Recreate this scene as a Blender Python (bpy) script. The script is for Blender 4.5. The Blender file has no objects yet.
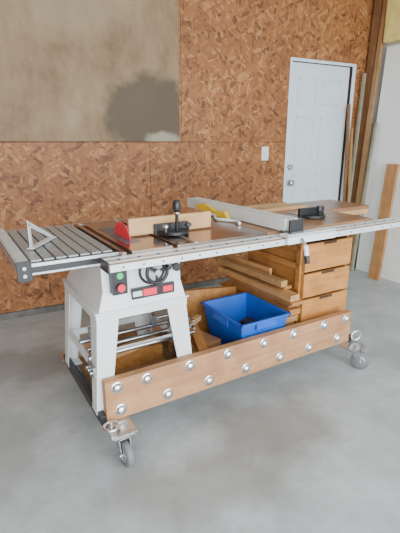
import bpy, bmesh, math, random
from mathutils import Matrix, Vector
random.seed(4)
D=bpy.data
# ---------------- materials ----------------
def base(name):
    m=D.materials.new(name); m.use_nodes=True
    nt=m.node_tree; b=nt.nodes['Principled BSDF']
    return m,nt,b
def ramp(nt,stops):
    r=nt.nodes.new('ShaderNodeValToRGB'); e=r.color_ramp.elements
    while len(e)<len(stops): e.new(0.5)
    for i,(p,c) in enumerate(stops):
        e[i].position=p; e[i].color=(*c,1)
    return r
def sat(c,k=1.25):
    l=.3*c[0]+.5*c[1]+.2*c[2]
    return tuple(max(.004,l+(x-l)*k) for x in c)
def coords(nt,scale=(1,1,1),rot=(0,0,0)):
    t=nt.nodes.new('ShaderNodeTexCoord'); mp=nt.nodes.new('ShaderNodeMapping')
    mp.inputs['Scale'].default_value=scale; mp.inputs['Rotation'].default_value=rot
    nt.links.new(t.outputs['Object'],mp.inputs['Vector']); return mp
def plain(name,c,rough=.5,metal=0,var=.12,scale=12,bump=0.0):
    m,nt,b=base(name)
    mp=coords(nt); n=nt.nodes.new('ShaderNodeTexNoise'); n.inputs['Scale'].default_value=scale; n.inputs['Detail'].default_value=5
    nt.links.new(mp.outputs[0],n.inputs['Vector'])
    r=ramp(nt,[(.3,tuple(x*(1-var) for x in c)),(.7,tuple(min(1,x*(1+var)) for x in c))])
    nt.links.new(n.outputs['Fac'],r.inputs[0]); nt.links.new(r.outputs[0],b.inputs['Base Color'])
    b.inputs['Roughness'].default_value=rough; b.inputs['Metallic'].default_value=metal
    if bump:
        bp=nt.nodes.new('ShaderNodeBump'); bp.inputs['Strength'].default_value=bump
        nt.links.new(n.outputs['Fac'],bp.inputs['Height']); nt.links.new(bp.outputs[0],b.inputs['Normal'])
    return m
def wood(name,c1,c2,axis='x',rough=.6,sc=1.0):
    m,nt,b=base(name); L=nt.links.new
    c1,c2=sat(c1),sat(c2)
    s=[40*sc,40*sc,40*sc]; s['xyz'.index(axis)]=2.5*sc
    mp=coords(nt,tuple(s)); n=nt.nodes.new('ShaderNodeTexNoise'); n.inputs['Scale'].default_value=1.0
    n.inputs['Detail'].default_value=4; n.inputs['Distortion'].default_value=.6
    L(mp.outputs[0],n.inputs['Vector'])
    r=ramp(nt,[(.3,c1),(.7,c2)])
    L(n.outputs['Fac'],r.inputs[0])
    n2=nt.nodes.new('ShaderNodeTexNoise'); n2.inputs['Scale'].default_value=9; n2.inputs['Detail'].default_value=6
    L(coords(nt).outputs[0],n2.inputs['Vector'])
    r2=ramp(nt,[(.35,(.74,.73,.72)),(.6,(1,1,1))]); L(n2.outputs['Fac'],r2.inputs[0])
    mc=nt.nodes.new('ShaderNodeMix'); mc.data_type='RGBA'; mc.blend_type='MULTIPLY'; mc.inputs[0].default_value=.85
    L(r.outputs[0],mc.inputs[6]); L(r2.outputs[0],mc.inputs[7]); L(mc.outputs[2],b.inputs['Base Color'])
    b.inputs['Roughness'].default_value=rough
    return m
def osb(name,tint=1.0):
    m,nt,b=base(name); L=nt.links.new
    cols=[]
    for k,(rot,sc) in enumerate([(0.5,(14,14,46)),(-0.7,(15,15,50)),(1.45,(13,13,42))]):
        mp=coords(nt,(1,1,1),(0,rot,0)); mp2=nt.nodes.new('ShaderNodeMapping'); mp2.inputs['Scale'].default_value=sc
        mp2.inputs['Location'].default_value=(k*3.1,0,k*1.7)
        L(mp.outputs[0],mp2.inputs['Vector'])
        v=nt.nodes.new('ShaderNodeTexVoronoi'); v.inputs['Scale'].default_value=1.0
        L(mp2.outputs[0],v.inputs['Vector'])
        sp=nt.nodes.new('ShaderNodeSeparateColor'); L(v.outputs['Color'],sp.inputs[0]); cols.append(sp)
    sel=nt.nodes.new('ShaderNodeMath'); sel.operation='GREATER_THAN'; sel.inputs[1].default_value=.5
    L(cols[0].outputs[1],sel.inputs[0])
    sel2=nt.nodes.new('ShaderNodeMath'); sel2.operation='GREATER_THAN'; sel2.inputs[1].default_value=.6
    L(cols[1].outputs[1],sel2.inputs[0])
    mx=nt.nodes.new('ShaderNodeMix'); L(sel.outputs[0],mx.inputs[0]); L(cols[0].outputs[0],mx.inputs[2]); L(cols[1].outputs[0],mx.inputs[3])
    mx2=nt.nodes.new('ShaderNodeMix'); L(sel2.outputs[0],mx2.inputs[0]); L(mx.outputs[0],mx2.inputs[2]); L(cols[2].outputs[0],mx2.inputs[3])
    r=ramp(nt,[(0,(.13*tint,.044*tint,.013*tint)),(.22,(.275*tint,.100*tint,.029*tint)),(.78,(.36*tint,.140*tint,.042*tint)),(1,(.49*tint,.235*tint,.09*tint))])
    L(mx2.outputs[0],r.inputs[0])
    n=nt.nodes.new('ShaderNodeTexNoise'); n.inputs['Scale'].default_value=1.6; n.inputs['Detail'].default_value=4
    L(coords(nt).outputs[0],n.inputs['Vector'])
    r2=ramp(nt,[(.3,(.76,.74,.72)),(.7,(1,1,1))]); L(n.outputs['Fac'],r2.inputs[0])
    mc=nt.nodes.new('ShaderNodeMix'); mc.data_type='RGBA'; mc.blend_type='MULTIPLY'; mc.inputs[0].default_value=1
    L(r.outputs[0],mc.inputs[6]); L(r2.outputs[0],mc.inputs[7])
    L(mc.outputs[2],b.inputs['Base Color']); b.inputs['Roughness'].default_value=.6
    bp=nt.nodes.new('ShaderNodeBump'); bp.inputs['Strength'].default_value=.12; bp.inputs['Distance'].default_value=.002
    L(mx2.outputs[0],bp.inputs['Height']); L(bp.outputs[0],b.inputs['Normal'])
    return m
def blob(nt,prev,cx,cy,cz,rx,ry,rz,rot,col,amt,nscale=4,lo=1.2,hi=1.75,ns=1.2):
    L=nt.links.new
    g=nt.nodes.new('ShaderNodeTexCoord')
    n2=nt.nodes.new('ShaderNodeTexNoise'); n2.inputs['Scale'].default_value=nscale; n2.inputs['Detail'].default_value=8; n2.inputs['Roughness'].default_value=.6
    L(g.outputs['Object'],n2.inputs['Vector'])
    m1=nt.nodes.new('ShaderNodeMapping'); m1.vector_type='TEXTURE'
    m1.inputs['Location'].default_value=(cx,cy,cz); m1.inputs['Rotation'].default_value=(0,0,rot); m1.inputs['Scale'].default_value=(rx,ry,rz)
    L(g.outputs['Object'],m1.inputs['Vector'])
    ln=nt.nodes.new('ShaderNodeVectorMath'); ln.operation='LENGTH'; L(m1.outputs[0],ln.inputs[0])
    ad=nt.nodes.new('ShaderNodeMath'); ad.operation='MULTIPLY_ADD'; ad.inputs[1].default_value=ns
    L(n2.outputs['Fac'],ad.inputs[0]); L(ln.outputs['Value'],ad.inputs[2])
    mr=nt.nodes.new('ShaderNodeMapRange'); mr.inputs['From Min'].default_value=hi; mr.inputs['From Max'].default_value=lo
    mr.inputs['To Max'].default_value=amt; L(ad.outputs[0],mr.inputs['Value'])
    mc=nt.nodes.new('ShaderNodeMix'); mc.data_type='RGBA'; mc.inputs[7].default_value=(*col,1)
    L(mr.outputs[0],mc.inputs[0]); L(prev,mc.inputs[6]); return mc.outputs[2]
def concrete():
    m,nt,b=base('concrete'); L=nt.links.new
    mp=coords(nt)
    n=nt.nodes.new('ShaderNodeTexNoise'); n.inputs['Scale'].default_value=2.4; n.inputs['Detail'].default_value=12; n.inputs['Roughness'].default_value=.75
    L(mp.outputs[0],n.inputs['Vector'])
    r=ramp(nt,[(.3,(.28,.30,.30)),(.5,(.40,.425,.425)),(.7,(.53,.555,.555))]); L(n.outputs['Fac'],r.inputs[0])
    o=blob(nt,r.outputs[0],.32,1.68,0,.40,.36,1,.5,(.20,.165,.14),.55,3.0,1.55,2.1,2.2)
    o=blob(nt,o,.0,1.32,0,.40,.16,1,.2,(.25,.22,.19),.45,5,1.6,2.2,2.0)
    o=blob(nt,o,-1.1,2.2,0,.45,.25,1,.4,(.19,.19,.18),.6,5,1.5,2.0,1.8)
    o=blob(nt,o,-.85,1.5,0,.25,.35,1,.4,(.25,.25,.235),.5,8,1.5,2.1,2)
    o=blob(nt,o,1.35,2.3,0,.3,.3,1,.4,(.26,.25,.23),.5,6,1.5,2.1,2)
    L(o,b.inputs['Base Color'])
    b.inputs['Roughness'].default_value=.42
    bp=nt.nodes.new('ShaderNodeBump'); bp.inputs['Strength'].default_value=.08; L(n.outputs['Fac'],bp.inputs['Height']); L(bp.outputs[0],b.inputs['Normal'])
    return m
OSB=osb('osb'); CONC=concrete()
WHITE=plain('white_enamel',(.74,.76,.76),.35,var=.05,scale=6)
DOORW=plain('door_white',(.66,.74,.80),.4,var=.03,scale=3)
BLACK=plain('black_plastic',(.02,.02,.022),.4)
STEEL=plain('steel',(.50,.51,.53),.33,1,var=.15,scale=30)
ALU=plain('aluminium',(.46,.48,.50),.42,.7,var=.08,scale=20)
ALUW=plain('aluminium_bright',(.72,.74,.75),.4,.3,var=.05,scale=20)
ALUD=plain('aluminium_dark',(.18,.19,.21),.45,.6)
IRON=plain('cast_iron',(.34,.26,.22),.18,.9,var=.3,scale=5)
RED=plain('red_paint',(.80,.03,.06),.4,var=.08)
GREEN=plain('green_button',(.05,.5,.15),.4)
YEL=plain('yellow_plastic',(.9,.60,.03),.4)
BLUE=plain('blue_plastic',(.010,.10,.50),.38,var=.15,scale=7)
RUB=plain('grey_rubber',(.16,.165,.17),.6)
CHROME=plain('chrome',(.80,.82,.84),.2,1,var=.08)
RAILW=plain('rail_grey_paint',(.62,.635,.62),.3,.2,var=.1)
BEAM=wood('beam_wood',(.37,.20,.115),(.49,.285,.17),'x')
PLY=wood('plywood',(.34,.20,.10),(.46,.30,.17),'x')
DECK=wood('deck_plywood',(.16,.10,.06),(.26,.17,.10),'x')
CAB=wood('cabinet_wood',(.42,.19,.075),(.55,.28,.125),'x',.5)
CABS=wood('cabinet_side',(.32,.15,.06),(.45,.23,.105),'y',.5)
TOPW=wood('brown_laminate',(.26,.14,.08),(.36,.20,.115),'x',.3)
PINE=wood('pine',(.50,.30,.16),(.64,.42,.25),'x')
PINEY=wood('pine_y',(.42,.23,.11),(.58,.35,.19),'y')
PINEZ=wood('pine_z',(.34,.20,.11),(.46,.29,.17),'z')
REDZ=wood('cedar_z',(.20,.11,.062),(.29,.16,.09),'z')
GREYZ=wood('weathered_z',(.28,.27,.20),(.38,.37,.28),'z')
INS=plain('insulation_foam',(.80,.66,.22),.9,var=.2,scale=9,bump=.6)
PANELW=plain('white_board',(.90,.92,.88),.5,var=.04,scale=3)
DRY=plain('drywall',(.60,.60,.57),.8,var=.06,scale=2)
CURB=plain('dark_curb',(.13,.12,.11),.8,var=.3)
DARK=plain('dark_gap',(.05,.028,.015),.9)
CLEAR=plain('pale_plastic',(.75,.8,.85),.25)
def stainpanel():
    m,nt,b=base('weathered_panel'); L=nt.links.new
    mp=coords(nt,(1.6,1,.9)); n=nt.nodes.new('ShaderNodeTexNoise'); n.inputs['Scale'].default_value=2.0; n.inputs['Detail'].default_value=10; n.inputs['Roughness'].default_value=.7
    L(mp.outputs[0],n.inputs['Vector'])
    r=ramp(nt,[(.32,(.15,.092,.045)),(.48,(.225,.148,.078)),(.6,(.28,.195,.11)),(.75,(.35,.265,.165))]); L(n.outputs['Fac'],r.inputs[0])
    o=blob(nt,r.outputs[0],1.08,0,.20,.38,1,.30,0,(.085,.062,.038),.9,5,1.35,1.65)
    o=blob(nt,o,.55,0,.95,.45,1,.3,0,(.36,.27,.165),.55,5)
    o=blob(nt,o,1.2,0,.015,.16,1,.06,0,(.42,.36,.27),.7,9)
    L(o,b.inputs['Base Color']); b.inputs['Roughness'].default_value=.7
    return m
STAINP=stainpanel()
# ---------------- builder ----------------
class B:
    def __init__(s): s.bm=bmesh.new(); s.mats=[]
    def mi(s,m):
        if m not in s.mats: s.mats.append(m)
        return s.mats.index(m)
    def hexa(s,pb,pt,m):
        i=s.mi(m); v=[s.bm.verts.new(p) for p in list(pb)+list(pt)]
        for f in [(3,2,1,0),(4,5,6,7),(0,1,5,4),(1,2,6,5),(2,3,7,6),(3,0,4,7)]:
            fc=s.bm.faces.new([v[j] for j in f]); fc.material_index=i
    def box(s,x0,x1,y0,y1,z0,z1,m,M=None):
        pb=[(x0,y0,z0),(x1,y0,z0),(x1,y1,z0),(x0,y1,z0)]; pt=[(p[0],p[1],z1) for p in pb]
        if M is not None:
            pb=[M@Vector(p) for p in pb]; pt=[M@Vector(p) for p in pt]
        s.hexa(pb,pt,m)
    def taper(s,b,z0,t,z1,m):
        s.hexa([(b[0],b[2],z0),(b[1],b[2],z0),(b[1],b[3],z0),(b[0],b[3],z0)],
               [(t[0],t[2],z1),(t[1],t[2],z1),(t[1],t[3],z1),(t[0],t[3],z1)],m)
    def rings(s,rs,m,cap=True,smooth=True):
        i=s.mi(m); R=[[s.bm.verts.new(p) for p in r] for r in rs]; n=len(R[0])
        for a,b2 in zip(R,R[1:]):
            for j in range(n):
                f=s.bm.faces.new([a[j],a[(j+1)%n],b2[(j+1)%n],b2[j]]); f.material_index=i; f.smooth=smooth
        if cap:
            f=s.bm.faces.new(R[0][::-1]); f.material_index=i
            f=s.bm.faces.new(R[-1]); f.material_index=i
    def lathe(s,p0,d,prof,m,seg=20):
        p0=Vector(p0); d=Vector(d).normalized(); u=d.orthogonal().normalized(); w=d.cross(u)
        s.rings([[p0+d*h+(u*math.cos(2*math.pi*k/seg)+w*math.sin(2*math.pi*k/seg))*r for k in range(seg)] for h,r in prof],m)
    def cyl(s,p0,p1,r,m,r1=None,seg=18):
        p0=Vector(p0); p1=Vector(p1); s.lathe(p0,p1-p0,[(0,r),((p1-p0).length,r if r1 is None else r1)],m,seg)
    def tube(s,pts,r,m,seg=8):
        pts=[Vector(p) for p in pts]; rs=[]
        for k,p in enumerate(pts):
            d=(pts[min(k+1,len(pts)-1)]-pts[max(k-1,0)]).normalized()
            ref=Vector((0,0,1)) if abs(d.z)<.9 else Vector((1,0,0))
            u=d.cross(ref).normalized(); w=d.cross(u)
            rs.append([p+(u*math.cos(2*math.pi*j/seg)+w*math.sin(2*math.pi*j/seg))*r for j in range(seg)])
        s.rings(rs,m)
    def torus(s,c,ax,R,r,m,seg=28,ms=8):
        c=Vector(c); ax=Vector(ax).normalized(); u=ax.orthogonal().normalized(); w=ax.cross(u); i=s.mi(m)
        V=[]
        for a in range(seg):
            t=2*math.pi*a/seg; e=u*math.cos(t)+w*math.sin(t)
            V.append([s.bm.verts.new(c+e*(R+r*math.cos(2*math.pi*b/ms))+ax*r*math.sin(2*math.pi*b/ms)) for b in range(ms)])
        for a in range(seg):
            for b in range(ms):
                f=s.bm.faces.new([V[a][b],V[(a+1)%seg][b],V[(a+1)%seg][(b+1)%ms],V[a][(b+1)%ms]]); f.material_index=i; f.smooth=True
    def done(s,name,M,bev=.0015):
        bmesh.ops.recalc_face_normals(s.bm,faces=s.bm.faces)
        xs=[v.co.x for v in s.bm.verts]; ys=[v.co.y for v in s.bm.verts]; zs=[v.co.z for v in s.bm.verts]
        c=Vector(((min(xs)+max(xs))/2,(min(ys)+max(ys))/2,min(zs)))
        for v in s.bm.verts: v.co-=c
        me=D.meshes.new(name); s.bm.to_mesh(me); s.bm.free()
        for m in s.mats: me.materials.append(m)
        o=D.objects.new(name,me); bpy.context.scene.collection.objects.link(o)
        o.matrix_world=M@Matrix.Translation(c)
        if bev:
            b=o.modifiers.new('bevel','BEVEL'); b.width=bev; b.segments=2; b.limit_method='ANGLE'; b.angle_limit=math.radians(50)
        return o
SAW=Matrix.Translation((-.385,1.49,0))@Matrix.Rotation(math.radians(31),4,'Z')
ROOM=Matrix.Translation((-1.488,2.884,0))@Matrix.Rotation(math.radians(26.8),4,'Z')
W=Matrix.Identity(4)
# ---------------- room ----------------
K0,K1,HT,DEP=-2.6,3.5,2.75,5.2
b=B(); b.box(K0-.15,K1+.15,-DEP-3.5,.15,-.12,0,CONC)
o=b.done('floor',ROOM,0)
o.data.transform(o.matrix_world); o.matrix_world=W
b=B(); b.box(K0-.15,K1+.15,-DEP,.15,HT,HT+.1,DRY); b.done('ceiling',ROOM,0)
b=B(); b.box(K0-.12,K0,-DEP,.12,0,HT,OSB); b.done('wall_left',ROOM,0)
b=B(); b.box(K1,K1+.12,-DEP,.12,0,HT,DRY); b.done('wall_right',ROOM,0)
b=B()
DK0,DK1,DZ=2.565,3.305,1.965
SZ=1.268
for (a,c,z0,z1) in [(K0,-1.2,0,SZ),(-1.196,1.22,0,SZ),(1.223,DK0,0,SZ),(K0,.25,SZ+.004,HT),(.254,1.50,SZ+.004,HT),(1.503,DK0,SZ+.004,HT),(DK0+.003,DK1-.003,DZ+.002,HT),(DK1,K1,0,SZ),(DK1,K1,SZ+.004,HT)]:
    b.box(a,c,0,.012,z0,z1,OSB)
b.box(K0,DK0,.012,.12,0,HT,DARK); b.box(DK1,K1,.012,.12,0,HT,DARK); b.box(DK0,DK1,.012,.12,DZ,HT,DARK)
b.done('wall_back',ROOM,0)
b=B(); b.box(K0,DK0-.07,-.02,-.001,0,.05,CURB); b.done('baseboard_back',ROOM,0)
# door
b=B(); a,c=DK0+.012,DK1-.012
b.box(a,c,.03,.07,.012,DZ-.012,DOORW)
w=(c-a)
for (u0,u1) in [(.14,.45),(.55,.86)]:
    for (z0,z1) in [(.20,.82),(.95,1.50),(1.60,1.83)]:
        x0,x1=a+w*u0,a+w*u1
        for q in [(x0,x1,z0,z0+.018),(x0,x1,z1-.018,z1),(x0,x0+.018,z0,z1),(x1-.018,x1,z0,z1)]:
            b.box(q[0],q[1],.023,.031,q[2],q[3],DOORW)
        b.box(x0+.045,x1-.045,.025,.031,z0+.045,z1-.045,DOORW)
for z,r in [(.895,.028),(1.04,.02)]:
    b.lathe((a+.06,.03,z),(0,-1,0),[(0,.032),(.008,.032),(.01,.013),(.03,.013),(.035,r),(.055,r),(.062,r*.6)] if r>.021 else [(0,.028),(.012,.026),(.02,.015)],STEEL)
b.done('door_1',ROOM,.004)
b=B()
b.box(DK0-.015,DK0+.01,-.008,-.0005,0,DZ+.015,DOORW); b.box(DK1-.01,DK1+.03,-.008,-.0005,0,DZ+.015,DOORW); b.box(DK0-.015,DK1+.03,-.009,-.0005,DZ-.01,DZ+.015,DOORW)
b.done('trim_1',ROOM,.002)
b=B(); b.box(2.285,2.36,-.008,-.0005,1.11,1.23,WHITE); b.box(2.314,2.331,-.015,-.004,1.155,1.185,WHITE); b.done('light_switch',ROOM)
b=B(); b.box(-1.2,1.477,-.014,-.0005,1.275,2.55,STAINP); b.done('weathered_wall_panel',ROOM,.001)
def lean(name,m0,m1,off,top,h,th,mat,tilt=0.0):
    b=B()
    b.hexa([(K1-off-th,-m1,0.001),(K1-off,-m1,.001),(K1-off,-m0,.001),(K1-off-th,-m0,.001)],
           [(K1-top-th,-m1+tilt,h),(K1-top,-m1+tilt,h),(K1-top,-m0+tilt,h),(K1-top-th,-m0+tilt,h)],mat)
    return b.done(name,ROOM,.002)
lean('wood_plank',.03,.11,.07,.01,2.6,.03,REDZ)
lean('wood_plank',.13,.18,.13,.01,2.5,.03,PINEZ)
lean('wood_plank',.06,.09,.17,.09,1.9,.02,GREYZ,.02)
lean('white_panel_board',.235,1.1,.11,.02,2.10,.025,PANELW)
lean('wood_plank',.24,.27,.20,.085,1.45,.02,GREYZ,.0)
lean('wood_plank',.50,.62,.22,.15,1.08,.03,wood('orange_board',(.38,.20,.095),(.50,.29,.15),'z'))
b=B(); b.hexa([(3.30,-.10,.001),(3.322,-.10,.001),(3.322,-.075,.001),(3.30,-.075,.001)],[(3.25,-.045,1.62),(3.272,-.045,1.62),(3.272,-.02,1.62),(3.25,-.02,1.62)],REDZ); b.done('wood_stick',ROOM)
b=B(); b.hexa([(3.24,-.22,.001),(3.258,-.22,.001),(3.258,-.20,.001),(3.24,-.20,.001)],[(3.30,-.06,1.4),(3.318,-.06,1.4),(3.318,-.04,1.4),(3.30,-.04,1.4)],PINEZ); b.done('wood_stick',ROOM)
b=B()
for q in range(3): b.box(K1-.09,K1-.001,-.21-q*.42-.38,-.21-q*.42,2.13,2.72,INS)
b.done('insulation_batt',ROOM,.02)
# ---------------- mobile base ----------------
b=B(); L=1.47
b.box(-.0,L,0,.038,.15,.335,BEAM)
b.box(0,L,.585,.623,.15,.24,BEAM)
b.box(-.025,-.001,-.0,.623,.145,.185,BLACK); b.box(-.025,.02,0.04,.58,.142,.149,BLACK)
b.box(L+.001,L+.02,0,.623,.145,.185,BLACK)
b.box(0.021,L,.0385,.5845,.150,.166,DECK)
up=[.0506,.185,.396,.605,.825,1.027,1.249,1.426]; lo=[.062,.283,.499,.716,.937,1.145,1.366]
for s_,z in [(x,.30) for x in up]+[(x,.192) for x in lo]:
    b.lathe((s_,-.0,z),(0,-1,0),[(0,.027),(.002,.027),(.003,.021),(.008,.0195),(.012,.016),(.016,.009),(.0175,.002)],CHROME,20)
def caster(s,t,ang):
    b.box(s-.045,s+.045,t-.045,t+.045,.135,.143,STEEL)
    for dx in(-.032,.032):
        for dy in(-.032,.032): b.cyl((s+dx,t+dy,.143),(s+dx,t+dy,.152),.007,STEEL,seg=8)
    b.lathe((s,t,.112),(0,0,1),[(0,.026),(.012,.030),(.023,.022)],STEEL)
    d=Vector((math.cos(ang),math.sin(ang),0)); n=Vector((-d.y,d.x,0)); P=Vector((s,t,0)); C=P+d*.035+Vector((0,0,.0535))
    z=Vector((0,0,.116))
    for sg in(-1,1):
        q=n*sg*.021; q2=n*sg*.0245
        pb=[C+q-d*.012-Vector((0,0,.012)),C+q+d*.014-Vector((0,0,.012)),C+q2+d*.014-Vector((0,0,.012)),C+q2-d*.012-Vector((0,0,.012))]
        pt=[P+z+q-d*.024,P+z+q+d*.03,P+z+q2+d*.03,P+z+q2-d*.024]
        b.hexa(pb,pt,STEEL)
    b.hexa([P+z-n*.0245-d*.024,P+z-n*.0245+d*.03,P+z+n*.0245+d*.03,P+z+n*.0245-d*.024],
           [P+z-n*.0245-d*.024+Vector((0,0,.005)),P+z-n*.0245+d*.03+Vector((0,0,.005)),P+z+n*.0245+d*.03+Vector((0,0,.005)),P+z+n*.0245-d*.024+Vector((0,0,.005))],STEEL)
    b.lathe(C-n*.016,n,[(0,.034),(.001,.047),(.006,.053),(.026,.053),(.031,.047),(.032,.034)],RUB,28)
    b.lathe(C-n*.018,n,[(0,.02),(.001,.032),(.035,.032),(.036,.02)],STEEL,20)
    b.cyl(C-n*.03,C+n*.03,.008,STEEL,seg=8)
for s0 in(-.01,L-.08):
    b.box(s0-.01,s0+.10,-.11,-.001,.143,.15,STEEL)
caster(.035,-.065,math.radians(-85)); caster(L+.0,-.05,math.radians(-60))
b.box(-.03,.10,.624,.74,.143,.15,STEEL); b.box(L-.1,L+.03,.624,.74,.143,.15,STEEL)
caster(.03,.69,math.radians(-20)); caster(L-.03,.69,math.radians(-100))
b.torus((.0,-.05,.165),(0,0,1),.03,.006,CHROME); b.cyl((0,-.05,.15),(0,-.05,.185),.008,CHROME)
b.torus((L+.02,-.03,.19),(.3,1,0),.028,.006,CHROME)
b.done('mobile_base',SAW)
# ---------------- table saw ----------------
b=B()
ZT=.87
def leg(sx,tx,sb,tb,ds,dt):
    z0,z1=.167,.605; th=.004; wt,wb=.088,.060
    b.hexa([(sb,tb,z0),(sb+ds*wb,tb,z0),(sb+ds*wb,tb+dt*th,z0),(sb,tb+dt*th,z0)],
           [(sx,tx,z1),(sx+ds*wt,tx,z1),(sx+ds*wt,tx+dt*th,z1),(sx,tx+dt*th,z1)],WHITE)
    b.hexa([(sb,tb+dt*th,z0),(sb+ds*th,tb+dt*th,z0),(sb+ds*th,tb+dt*wb,z0),(sb,tb+dt*wb,z0)],
           [(sx,tx+dt*th,z1),(sx+ds*th,tx+dt*th,z1),(sx+ds*th,tx+dt*wt,z1),(sx,tx+dt*wt,z1)],WHITE)
    b.cyl((sb+ds*wb,tb+dt*.004,z0),(sx+ds*wt,tx+dt*.004,z1),.006,WHITE,seg=8)
    b.box(min(sb,sb+ds*.07),max(sb,sb+ds*.07),min(tb,tb+dt*.07),max(tb,tb+dt*.07),.1665,.172,WHITE)
S0,S1,T0,T1=.0,.40,.04,.545
s0,s1,t0,t1=-.028,.452,.047,.578
for a in(0,1):
    for c in(0,1):
        leg((S0,S1)[a],(T0,T1)[c],(s0,s1)[a],(t0,t1)[c],1-2*a,1-2*c)
ZA=.585
b.box(S0-.003,S1+.003,T0-.004,T0+.001,ZA,.622,WHITE); b.box(S0-.003,S1+.003,T1-.001,T1+.004,ZA,.622,WHITE)
b.box(S0-.004,S0+.001,T0,T1,ZA,.622,WHITE); b.box(S1-.001,S1+.004,T0,T1,ZA,.622,WHITE)
b.box(S0-.01,S1+.01,T0-.01,T1+.01,.62,.626,WHITE)
zb=.345
b.box(-.015,.0,.06,.55,zb,zb+.03,WHITE); b.box(.420,.434,.06,.55,zb,zb+.03,WHITE)
b.box(-.01,.43,.548,.560,zb-.03,zb,WHITE)
b.box(-.028,-.015,.05,.13,zb-.01,zb+.04,STEEL)
for t in(.065,.095,.12): b.cyl((-.038,t,.36),(-.028,t,.36),.009,STEEL,seg=8)
b.box(.02,.39,.052,.058,.44,.452,STEEL)
# body
b.taper((.008,.395,.035,.54),.626,(.035,.382,.055,.51),.70,WHITE)
b.taper((.035,.382,.055,.51),.70,(.035,.382,.06,.50),.835,WHITE)
# switch box
b.box(.065,.125,.015,.06,.695,.80,BLACK); b.lathe((.095,.015,.725),(0,-1,0),[(0,.008),(.008,.008),(.009,.017),(.016,.016)],RED,16)
b.lathe((.095,.015,.772),(0,-1,0),[(0,.015),(.005,.013)],GREEN,14)
b.box(.15,.345,.040,.056,.652,.698,BLACK); b.box(.20,.262,.037,.056,.66,.690,RED); b.box(.29,.335,.037,.056,.662,.688,RED); b.box(.155,.195,.037,.056,.664,.686,WHITE)
b.torus((.25,.055,.760),(0,1,0),.055,.006,BLACK)
b.torus((.25,.005,.765),(0,1,0),.045,.008,BLACK); b.cyl((.25,.06,.765),(.25,-.005,.765),.012,STEEL)
for k in range(3):
    a=2.1*k+.4; b.cyl((.25,.005,.765),(.25+.045*math.cos(a),.005,.765+.045*math.sin(a)),.006,BLACK,seg=8)
b.cyl((.285,.0,.79),(.285,-.04,.79),.009,BLACK); b.lathe((.345,.055,.77),(0,-1,0),[(0,.006),(.03,.006),(.031,.018),(.045,.018)],BLACK,14)
b.cyl((.10,.62,.62),(.34,.62,.62),.075,ALUD,seg=24); b.box(.2,.25,.5,.6,.63,.66,ALUD)
b.cyl((.12,.34,.55),(.33,.34,.55),.05,ALUD,seg=20)
b.box(.18,.27,.2,.45,.57,.62,ALUD)
# cast iron table with miter slots
tb0,tb1=-.01,.67
for (a,c) in[(.10,.118),(.14,.315),(.337,.80)]: b.box(a,c,tb0,tb1,ZT-.012,ZT,IRON)
b.box(.10,.80,tb0,tb1,ZT-.04,ZT-.0125,IRON)
b.box(.165,.235,.12,.48,ZT,ZT+.0015,ALUD)
n=48; rr=.112; bl=[]
for k in range(n):
    a=2*math.pi*k/n; r_=rr*(1 if k%2 else .955); bl.append((r_*math.cos(a),r_*math.sin(a)))
b.rings([[(.199,.25+x,.825+z) for x,z in bl],[(.202,.25+x,.825+z) for x,z in bl]],RED,smooth=False)
# left wing
WF=.035
x=-.215
while x<.08:
    b.box(x,x+.036,WF+.012,.665,ZT-.02,ZT,ALU); x+=.0435
b.box(-.215,.098,WF+.012,.665,ZT-.035,ZT-.0205,ALUD)
b.box(-.222,.10,WF-.005,WF+.011,ZT-.05,ZT-.004,BLACK); b.box(-.222,.10,WF-.009,WF-.0045,ZT-.018,ZT-.006,ALUW)
b.box(-.222,.10,WF-.009,WF-.0045,ZT-.048,ZT-.040,STEEL)
b.box(-.262,-.225,WF-.01,.72,ZT-.018,ZT+.004,ALUW); b.box(-.262,-.225,WF-.01,.72,ZT-.045,ZT-.03,ALU); b.box(-.257,-.23,WF-.01,.72,ZT-.06,ZT-.018,BLACK)
b.box(-.268,-.219,WF-.016,WF-.008,ZT-.065,ZT+.006,BLACK)
for z in(ZT-.018,ZT-.045): b.cyl((-.244,WF-.02,z),(-.244,WF-.012,z),.007,STEEL,seg=10)
b.box(-.2,.03,.12,.16,ZT-.075,ZT-.036,ALUD); b.box(-.2,.03,.5,.54,ZT-.075,ZT-.036,ALUD)
# extension table
b.box(.805,1.55,tb0,.67,ZT-.022,ZT,TOPW); b.box(1.551,1.95,.33,.67,ZT-.022,ZT,TOPW)
b.box(.805,1.55,tb0,.01,ZT-.055,ZT-.0225,PINE); b.box(1.55,1.95,.33,.35,ZT-.055,ZT-.0225,PINE); b.box(1.93,1.95,.35,.67,ZT-.055,ZT-.0225,PINE)
b.box(.805,1.95,.65,.67,ZT-.07,ZT-.0225,PINE); b.box(1.53,1.55,.012,.65,ZT-.07,ZT-.0225,PINE); b.box(1.13,1.15,.012,.65,ZT-.07,ZT-.0225,PINE)
# front rails
b.box(.02,1.93,-.032,-.012,ZT-.045,ZT-.010,RAILW); b.box(.02,1.93,-.075,-.032,ZT-.017,ZT-.012,RAILW)
b.box(.02,1.95,-.098,-.060,ZT-.044,ZT-.0175,ALUW)
b.box(.02,1.93,-.096,-.084,ZT-.0175,ZT-.0155,PLY)
for k in range(24): b.cyl((.07+k*.08,-.052,ZT-.012),(.07+k*.08,-.052,ZT-.010),.006,BLACK,seg=8)
for k in range(24): b.cyl((.07+k*.08,-.098,ZT-.03),(.07+k*.08,-.0995,ZT-.03),.004,BLACK,seg=8)
b.box(.012,.02,-.1,-.012,ZT-.048,ZT-.010,BLACK)
b.box(.1,1.5,.671,.705,ZT-.05,ZT-.006,RAILW)
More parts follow.
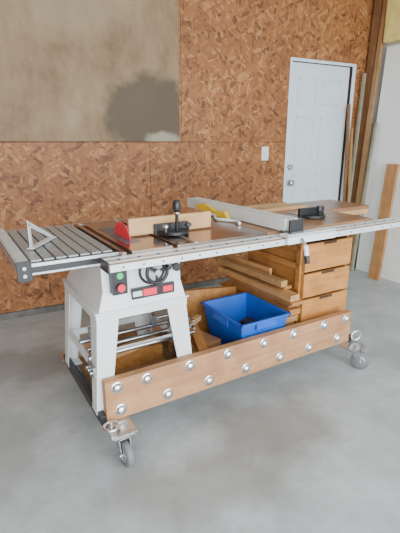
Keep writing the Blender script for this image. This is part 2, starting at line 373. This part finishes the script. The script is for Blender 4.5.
# fence
fs=.885
b.box(fs,fs+.05,-.08,.87,ZT+.004,ZT+.058,ALUW)
b.box(fs-.014,fs,-.05,.86,ZT+.004,ZT+.062,WHITE); b.box(fs+.05,fs+.064,-.05,.86,ZT+.004,ZT+.062,WHITE)
b.box(fs-.016,fs+.066,-.088,-.078,ZT-.004,ZT+.062,BLACK)
b.box(fs-.05,fs+.25,-.118,-.103,ZT-.04,ZT+.004,WHITE); b.box(fs-.05,fs+.25,-.118,-.06,ZT-.0095,ZT+.002,WHITE)
b.box(fs-.014,fs+.064,-.10,-.02,ZT+.0,ZT+.010,ALUD)
b.cyl((fs+.028,-.118,ZT-.02),(fs+.028,-.15,ZT-.05),.008,STEEL); b.cyl((fs+.028,-.148,ZT-.045),(fs+.028,-.16,ZT-.09),.011,WHITE); b.cyl((fs+.028,-.16,ZT-.09),(fs+.028,-.166,ZT-.125),.012,BLACK)
b.done('table_saw',SAW)
# ---------------- drawer cabinet ----------------
b=B()
cs0,cs1,ct0,ct1,cz0,cz1=1.17,1.53,.12,.60,.1665,.775
b.box(cs0,cs0+.018,ct0,ct1,cz0,cz1,CABS); b.box(cs1-.018,cs1,ct0,ct1,cz0,cz1,CABS)
b.box(cs0+.018,cs1-.018,ct1-.012,ct1,cz0,cz1,CAB); b.box(cs0-.01,cs1+.01,ct0-.012,ct1,cz1,cz1+.018,CAB); b.box(cs0+.018,cs1-.018,ct0,ct1-.012,cz0,cz0+.02,CAB)
for z in(.31,.45,.60,.70): b.box(cs0-.014,cs0-.001,ct0+.01,ct1-.01,z,z+.035,CABS)
b.box(cs0-.014,cs0-.001,ct0-.0,ct0+.035,.17,.77,CABS)
zz=cz0+.008
for h in(.125,.14,.15,.17):
    b.box(cs0-.0,cs1,ct0-.024,ct0-.004,zz,zz+h-.014,CAB)
    b.box(cs0+.02,cs1-.02,ct0-.003,ct0+.4,zz+.012,zz+h-.03,DARK)
    mx=(cs0+cs1)/2
    b.box(mx-.05,mx+.05,ct0-.0265,ct0-.023,zz+h-.028,zz+h-.014,DARK)
    zz+=h
b.box(cs0+.02,cs0+.06,ct0+.03,ct1,cz1+.018,ZT-.023,PINEY); b.box(cs1-.06,cs1-.03,ct0+.03,ct1,cz1+.018,ZT-.023,PINEY)
b.done('drawer_cabinet',SAW)
# ---------------- blue bin ----------------
b=B()
z0,z1=.1665,.402
o0=(.755,.995,.085,.375); o1=(.72,1.03,.052,.42); th=.006
def ringp(o,z): return [(o[0],o[2],z),(o[1],o[2],z),(o[1],o[3],z),(o[0],o[3],z)]
O0,O1=ringp(o0,z0),ringp(o1,z1); i0=(o0[0]+th,o0[1]-th,o0[2]+th,o0[3]-th); i1=(o1[0]+th,o1[1]-th,o1[2]+th,o1[3]-th)
I0,I1=ringp(i0,z0),ringp(i1,z1)
for k in range(4):
    j=(k+1)%4; b.hexa([O0[k],O0[j],I0[j],I0[k]],[O1[k],O1[j],I1[j],I1[k]],BLUE)
b.box(o0[0],o0[1],o0[2],o0[3],z0,z0+.006,BLUE)
r=.010; e=(o1[0]-r,o1[1]+r,o1[2]-r,o1[3]+r)
b.box(e[0],e[1],e[2],o1[2]+th,z1-.012,z1,BLUE); b.box(e[0],e[1],o1[3]-th,e[3],z1-.012,z1,BLUE)
b.box(e[0],o1[0]+th,e[2],e[3],z1-.012,z1,BLUE); b.box(o1[1]-th,e[1],e[2],e[3],z1-.012,z1,BLUE)
b.box(e[0]-.0,e[0]+.008,.16,.30,z1-.05,z1-.012,BLUE); b.box(.81,.94,e[2],e[2]+.01,z1-.045,z1-.012,BLUE)
b.done('storage_bin',SAW,.003)
b=B()
MB=Matrix.Translation((.88,.23,.175))@Matrix.Rotation(.4,4,'Z')
b.box(-.09,.07,-.08,.08,0,.10,ALUD,MB); b.box(-.08,-.05,-.09,.1,.101,.13,BLACK,MB); b.box(-.02,.05,-.05,.02,.101,.15,BLACK,MB)
b.done('tool_box',SAW)
# ---------------- lumber stack ----------------
b=B(); z=.167
while z<.44:
    h=random.choice([.018,.035,.022,.035]); d=random.uniform(-.07,.07)
    M=Matrix.Translation((1.097,.36,z))@Matrix.Rotation(random.uniform(-.022,.022),4,'Z')
    wd_=random.uniform(.030,.045)
    b.box(-wd_,wd_,-.30+abs(d),.33+d,0,h-.003,random.choice([PINEY,CABS,PLY,TOPW]),M); z+=h
M=Matrix.Translation((1.08,.36,z))@Matrix.Rotation(.03,4,'Z'); b.box(-.035,.03,-.29,.38,0,.036,PINEY,M)
M=Matrix.Translation((1.12,.40,z+.037))@Matrix.Rotation(-.01,4,'Z'); b.box(-.03,.025,-.24,.34,0,.018,CABS,M)
M=Matrix.Translation((1.10,.42,z+.056))@Matrix.Rotation(.05,4,'Z'); b.box(-.05,-.005,-.26,.33,0,.035,PLY,M); b.box(.01,.03,-.1,.3,0,.06,PINEY,M)
b.done('lumber_stack',SAW)
b=B()
b.hexa([(.60,.50,.1675),(1.04,.50,.1675),(1.04,.53,.1675),(.60,.53,.1675)],[(.64,.545,.44),(1.04,.545,.40),(1.04,.575,.40),(.64,.575,.44)],CABS)
b.done('plywood_offcut',SAW)
b=B()
for q in range(3): b.box(.49,.70,.08+.15*q,.115+.15*q,.1668,.215,PLY)
for q in range(4): b.box(.49+.055*q,.49+.055*q+.04,.07,.46,.2155,.232,[TOPW,PINEY,CABS,PLY][q])
for i,(cx,cy,z,lx,ly,h,a) in enumerate([(.58,.28,.2325,.14,.32,.018,-.2),(.60,.30,.251,.10,.28,.035,.25),(.58,.24,.287,.05,.30,.018,-.35),
    (.23,.30,.1668,.38,.3,.018,.05),(.24,.36,.186,.34,.09,.085,-.06),(.22,.22,.186,.30,.05,.035,.15),(.25,.34,.272,.30,.07,.02,.2),(.20,.14,.1668,.30,.04,.05,-.1),(.60,.36,.306,.20,.03,.03,.5)]):
    M=Matrix.Translation((cx,cy,z))@Matrix.Rotation(a,4,'Z')
    b.box(-lx/2,lx/2,-ly/2,ly/2,0,h,[PINEY,TOPW,CABS,PLY,CABS,TOPW,PINE,PINE,PINE][i],M)
b.done('scrap_wood_pile',SAW)
def clamp(t,z,x0,x1,name):
    b=B(); b.cyl((x0,t,z),(x1,t,z),.0105,STEEL,seg=14)
    for x in(x0+.05,x1-.13):
        b.box(x,x+.022,t-.018,t+.022,z-.010,z+.055,ALUD)
        b.box(x-.004,x,t-.015,t+.02,z+.015,z+.06,STEEL)
    b.cyl((x1-.11,t,z+.035),(x1-.02,t,z+.035),.006,STEEL,seg=10); b.cyl((x1-.02,t-.04,z+.035),(x1-.02,t+.04,z+.035),.005,STEEL,seg=8)
    b.done(name,SAW)
clamp(.14,.3875,-.02,.50,'pipe_clamp'); clamp(.22,.3875,.0,.54,'pipe_clamp'); clamp(.31,.3875,-.01,.48,'pipe_clamp')
# ---------------- things on the table ----------------
b=B()
b.box(.22,.64,.215,.233,ZT+.0062,ZT+.082,PINE)
seg=14; pts=[(.42+.075*math.cos(math.pi+math.pi*k/seg),.20+.085*math.sin(math.pi+math.pi*k/seg)) for k in range(seg+1)]
b.rings([[(x,y,ZT+.006) for x,y in pts],[(x,y,ZT+.02) for x,y in pts]],BLACK,smooth=False)
b.box(.335,.505,.196,.2145,ZT+.006,ZT+.05,BLACK)
b.box(.411,.43,-.02,.36,ZT+.0005,ZT+.0055,STEEL)
b.lathe((.42,.15,ZT+.02),(0,0,1),[(0,.009),(.08,.007),(.082,.012),(.10,.018),(.125,.018),(.138,.010)],BLACK,18)
b.lathe((.42,.15,ZT+.098),(0,0,1),[(0,.015),(.008,.015)],STEEL,18)
b.lathe((.47,.14,ZT+.02),(0,0,1),[(0,.006),(.02,.006),(.021,.016),(.035,.014)],BLACK,14)
b.lathe((.365,.15,ZT+.02),(0,0,1),[(0,.006),(.02,.006),(.021,.014),(.033,.012)],STEEL,14)
b.done('miter_gauge',SAW)
b=B(); q=(1.28,.18)
pts=[(q[0]+.075*math.cos(math.pi*k/seg+math.pi),q[1]+.07*math.sin(math.pi*k/seg+math.pi)) for k in range(seg+1)]
b.rings([[(x,y,ZT+.004) for x,y in pts],[(x,y,ZT+.018) for x,y in pts]],BLACK,smooth=False)
b.box(q[0]-.09,q[0]+.09,q[1],q[1]+.02,ZT+.004,ZT+.055,BLACK)
b.lathe((q[0]+.01,q[1]-.04,ZT+.018),(0,0,1),[(0,.01),(.02,.01),(.022,.017),(.05,.015)],BLACK)
b.box(q[0]-.01,q[0]+.01,q[1]-.1,q[1]+.2,ZT+.0005,ZT+.0035,STEEL)
b.done('miter_gauge',SAW)
b=B()
pts=[(.36,0),(.40,.035),(.50,.03),(.60,.055),(.70,.04),(.70,.018),(.53,.0)]
b.rings([[(.842,y,ZT+.0005+z) for y,z in pts],[(.862,y,ZT+.0005+z) for y,z in pts]],YEL,smooth=False)
b.done('push_stick',SAW)
b=B(); b.tube([(.80+.025*math.sin(k*.7),.20+.025*k,ZT+.010) for k in range(14)],.008,CLEAR); b.done('plastic_hose',SAW,0)
b=B(); b.box(.99,1.5,.44,.52,ZT+.0005,ZT+.02,PINE); b.box(1.02,1.42,.54,.58,ZT+.0005,ZT+.03,PLY); b.done('wood_strips',SAW)
b=B()
M=Matrix.Translation((-.19,.20,ZT+.0045))@Matrix.Rotation(math.radians(55),4,'Z')
def tri(p):return [M@Vector((x,y,z)) for x,y,z in p]
b.box(0,.22,-.014,.014,0,.005,ALUW,M)
b.hexa(tri([(0,-.002,.005),(.022,-.002,.005),(.022,.002,.005),(0,.002,.005)]),tri([(0,-.002,.11),(.016,-.002,.10),(.016,.002,.10),(0,.002,.11)]),ALUW)
b.hexa(tri([(.19,-.002,.005),(.22,-.002,.005),(.22,.002,.005),(.19,.002,.005)]),tri([(0,-.002,.09),(0,-.002,.112),(0,.002,.112),(0,.002,.09)]),ALUW)
b.done('speed_square',SAW,.0008)
# ---------------- light ----------------
wd=D.worlds.new('world'); bpy.context.scene.world=wd; wd.use_nodes=True
bg=wd.node_tree.nodes['Background']; bg.inputs[0].default_value=(.83,.92,1,1); bg.inputs[1].default_value=2.9
la=D.lights.new('garage_door_daylight','AREA'); la.shape='RECTANGLE'; la.size=4.6; la.size_y=2.5; la.energy=275; la.color=(.90,.965,1)
lo_=D.objects.new('garage_door_daylight',la); bpy.context.scene.collection.objects.link(lo_)
lo_.matrix_world=ROOM@Matrix.Translation((.7,-DEP+.02,1.4))@Matrix.Rotation(math.radians(90),4,'X')
# ---------------- camera ----------------
cam=D.cameras.new('camera'); co=D.objects.new('camera',cam); bpy.context.scene.collection.objects.link(co)
cam.sensor_fit='VERTICAL'; cam.sensor_height=24; cam.lens=24*420/533; cam.clip_start=.02
co.location=(0,0,1.27); co.rotation_euler=(math.radians(90-16.51),0,0)
bpy.context.scene.camera=co
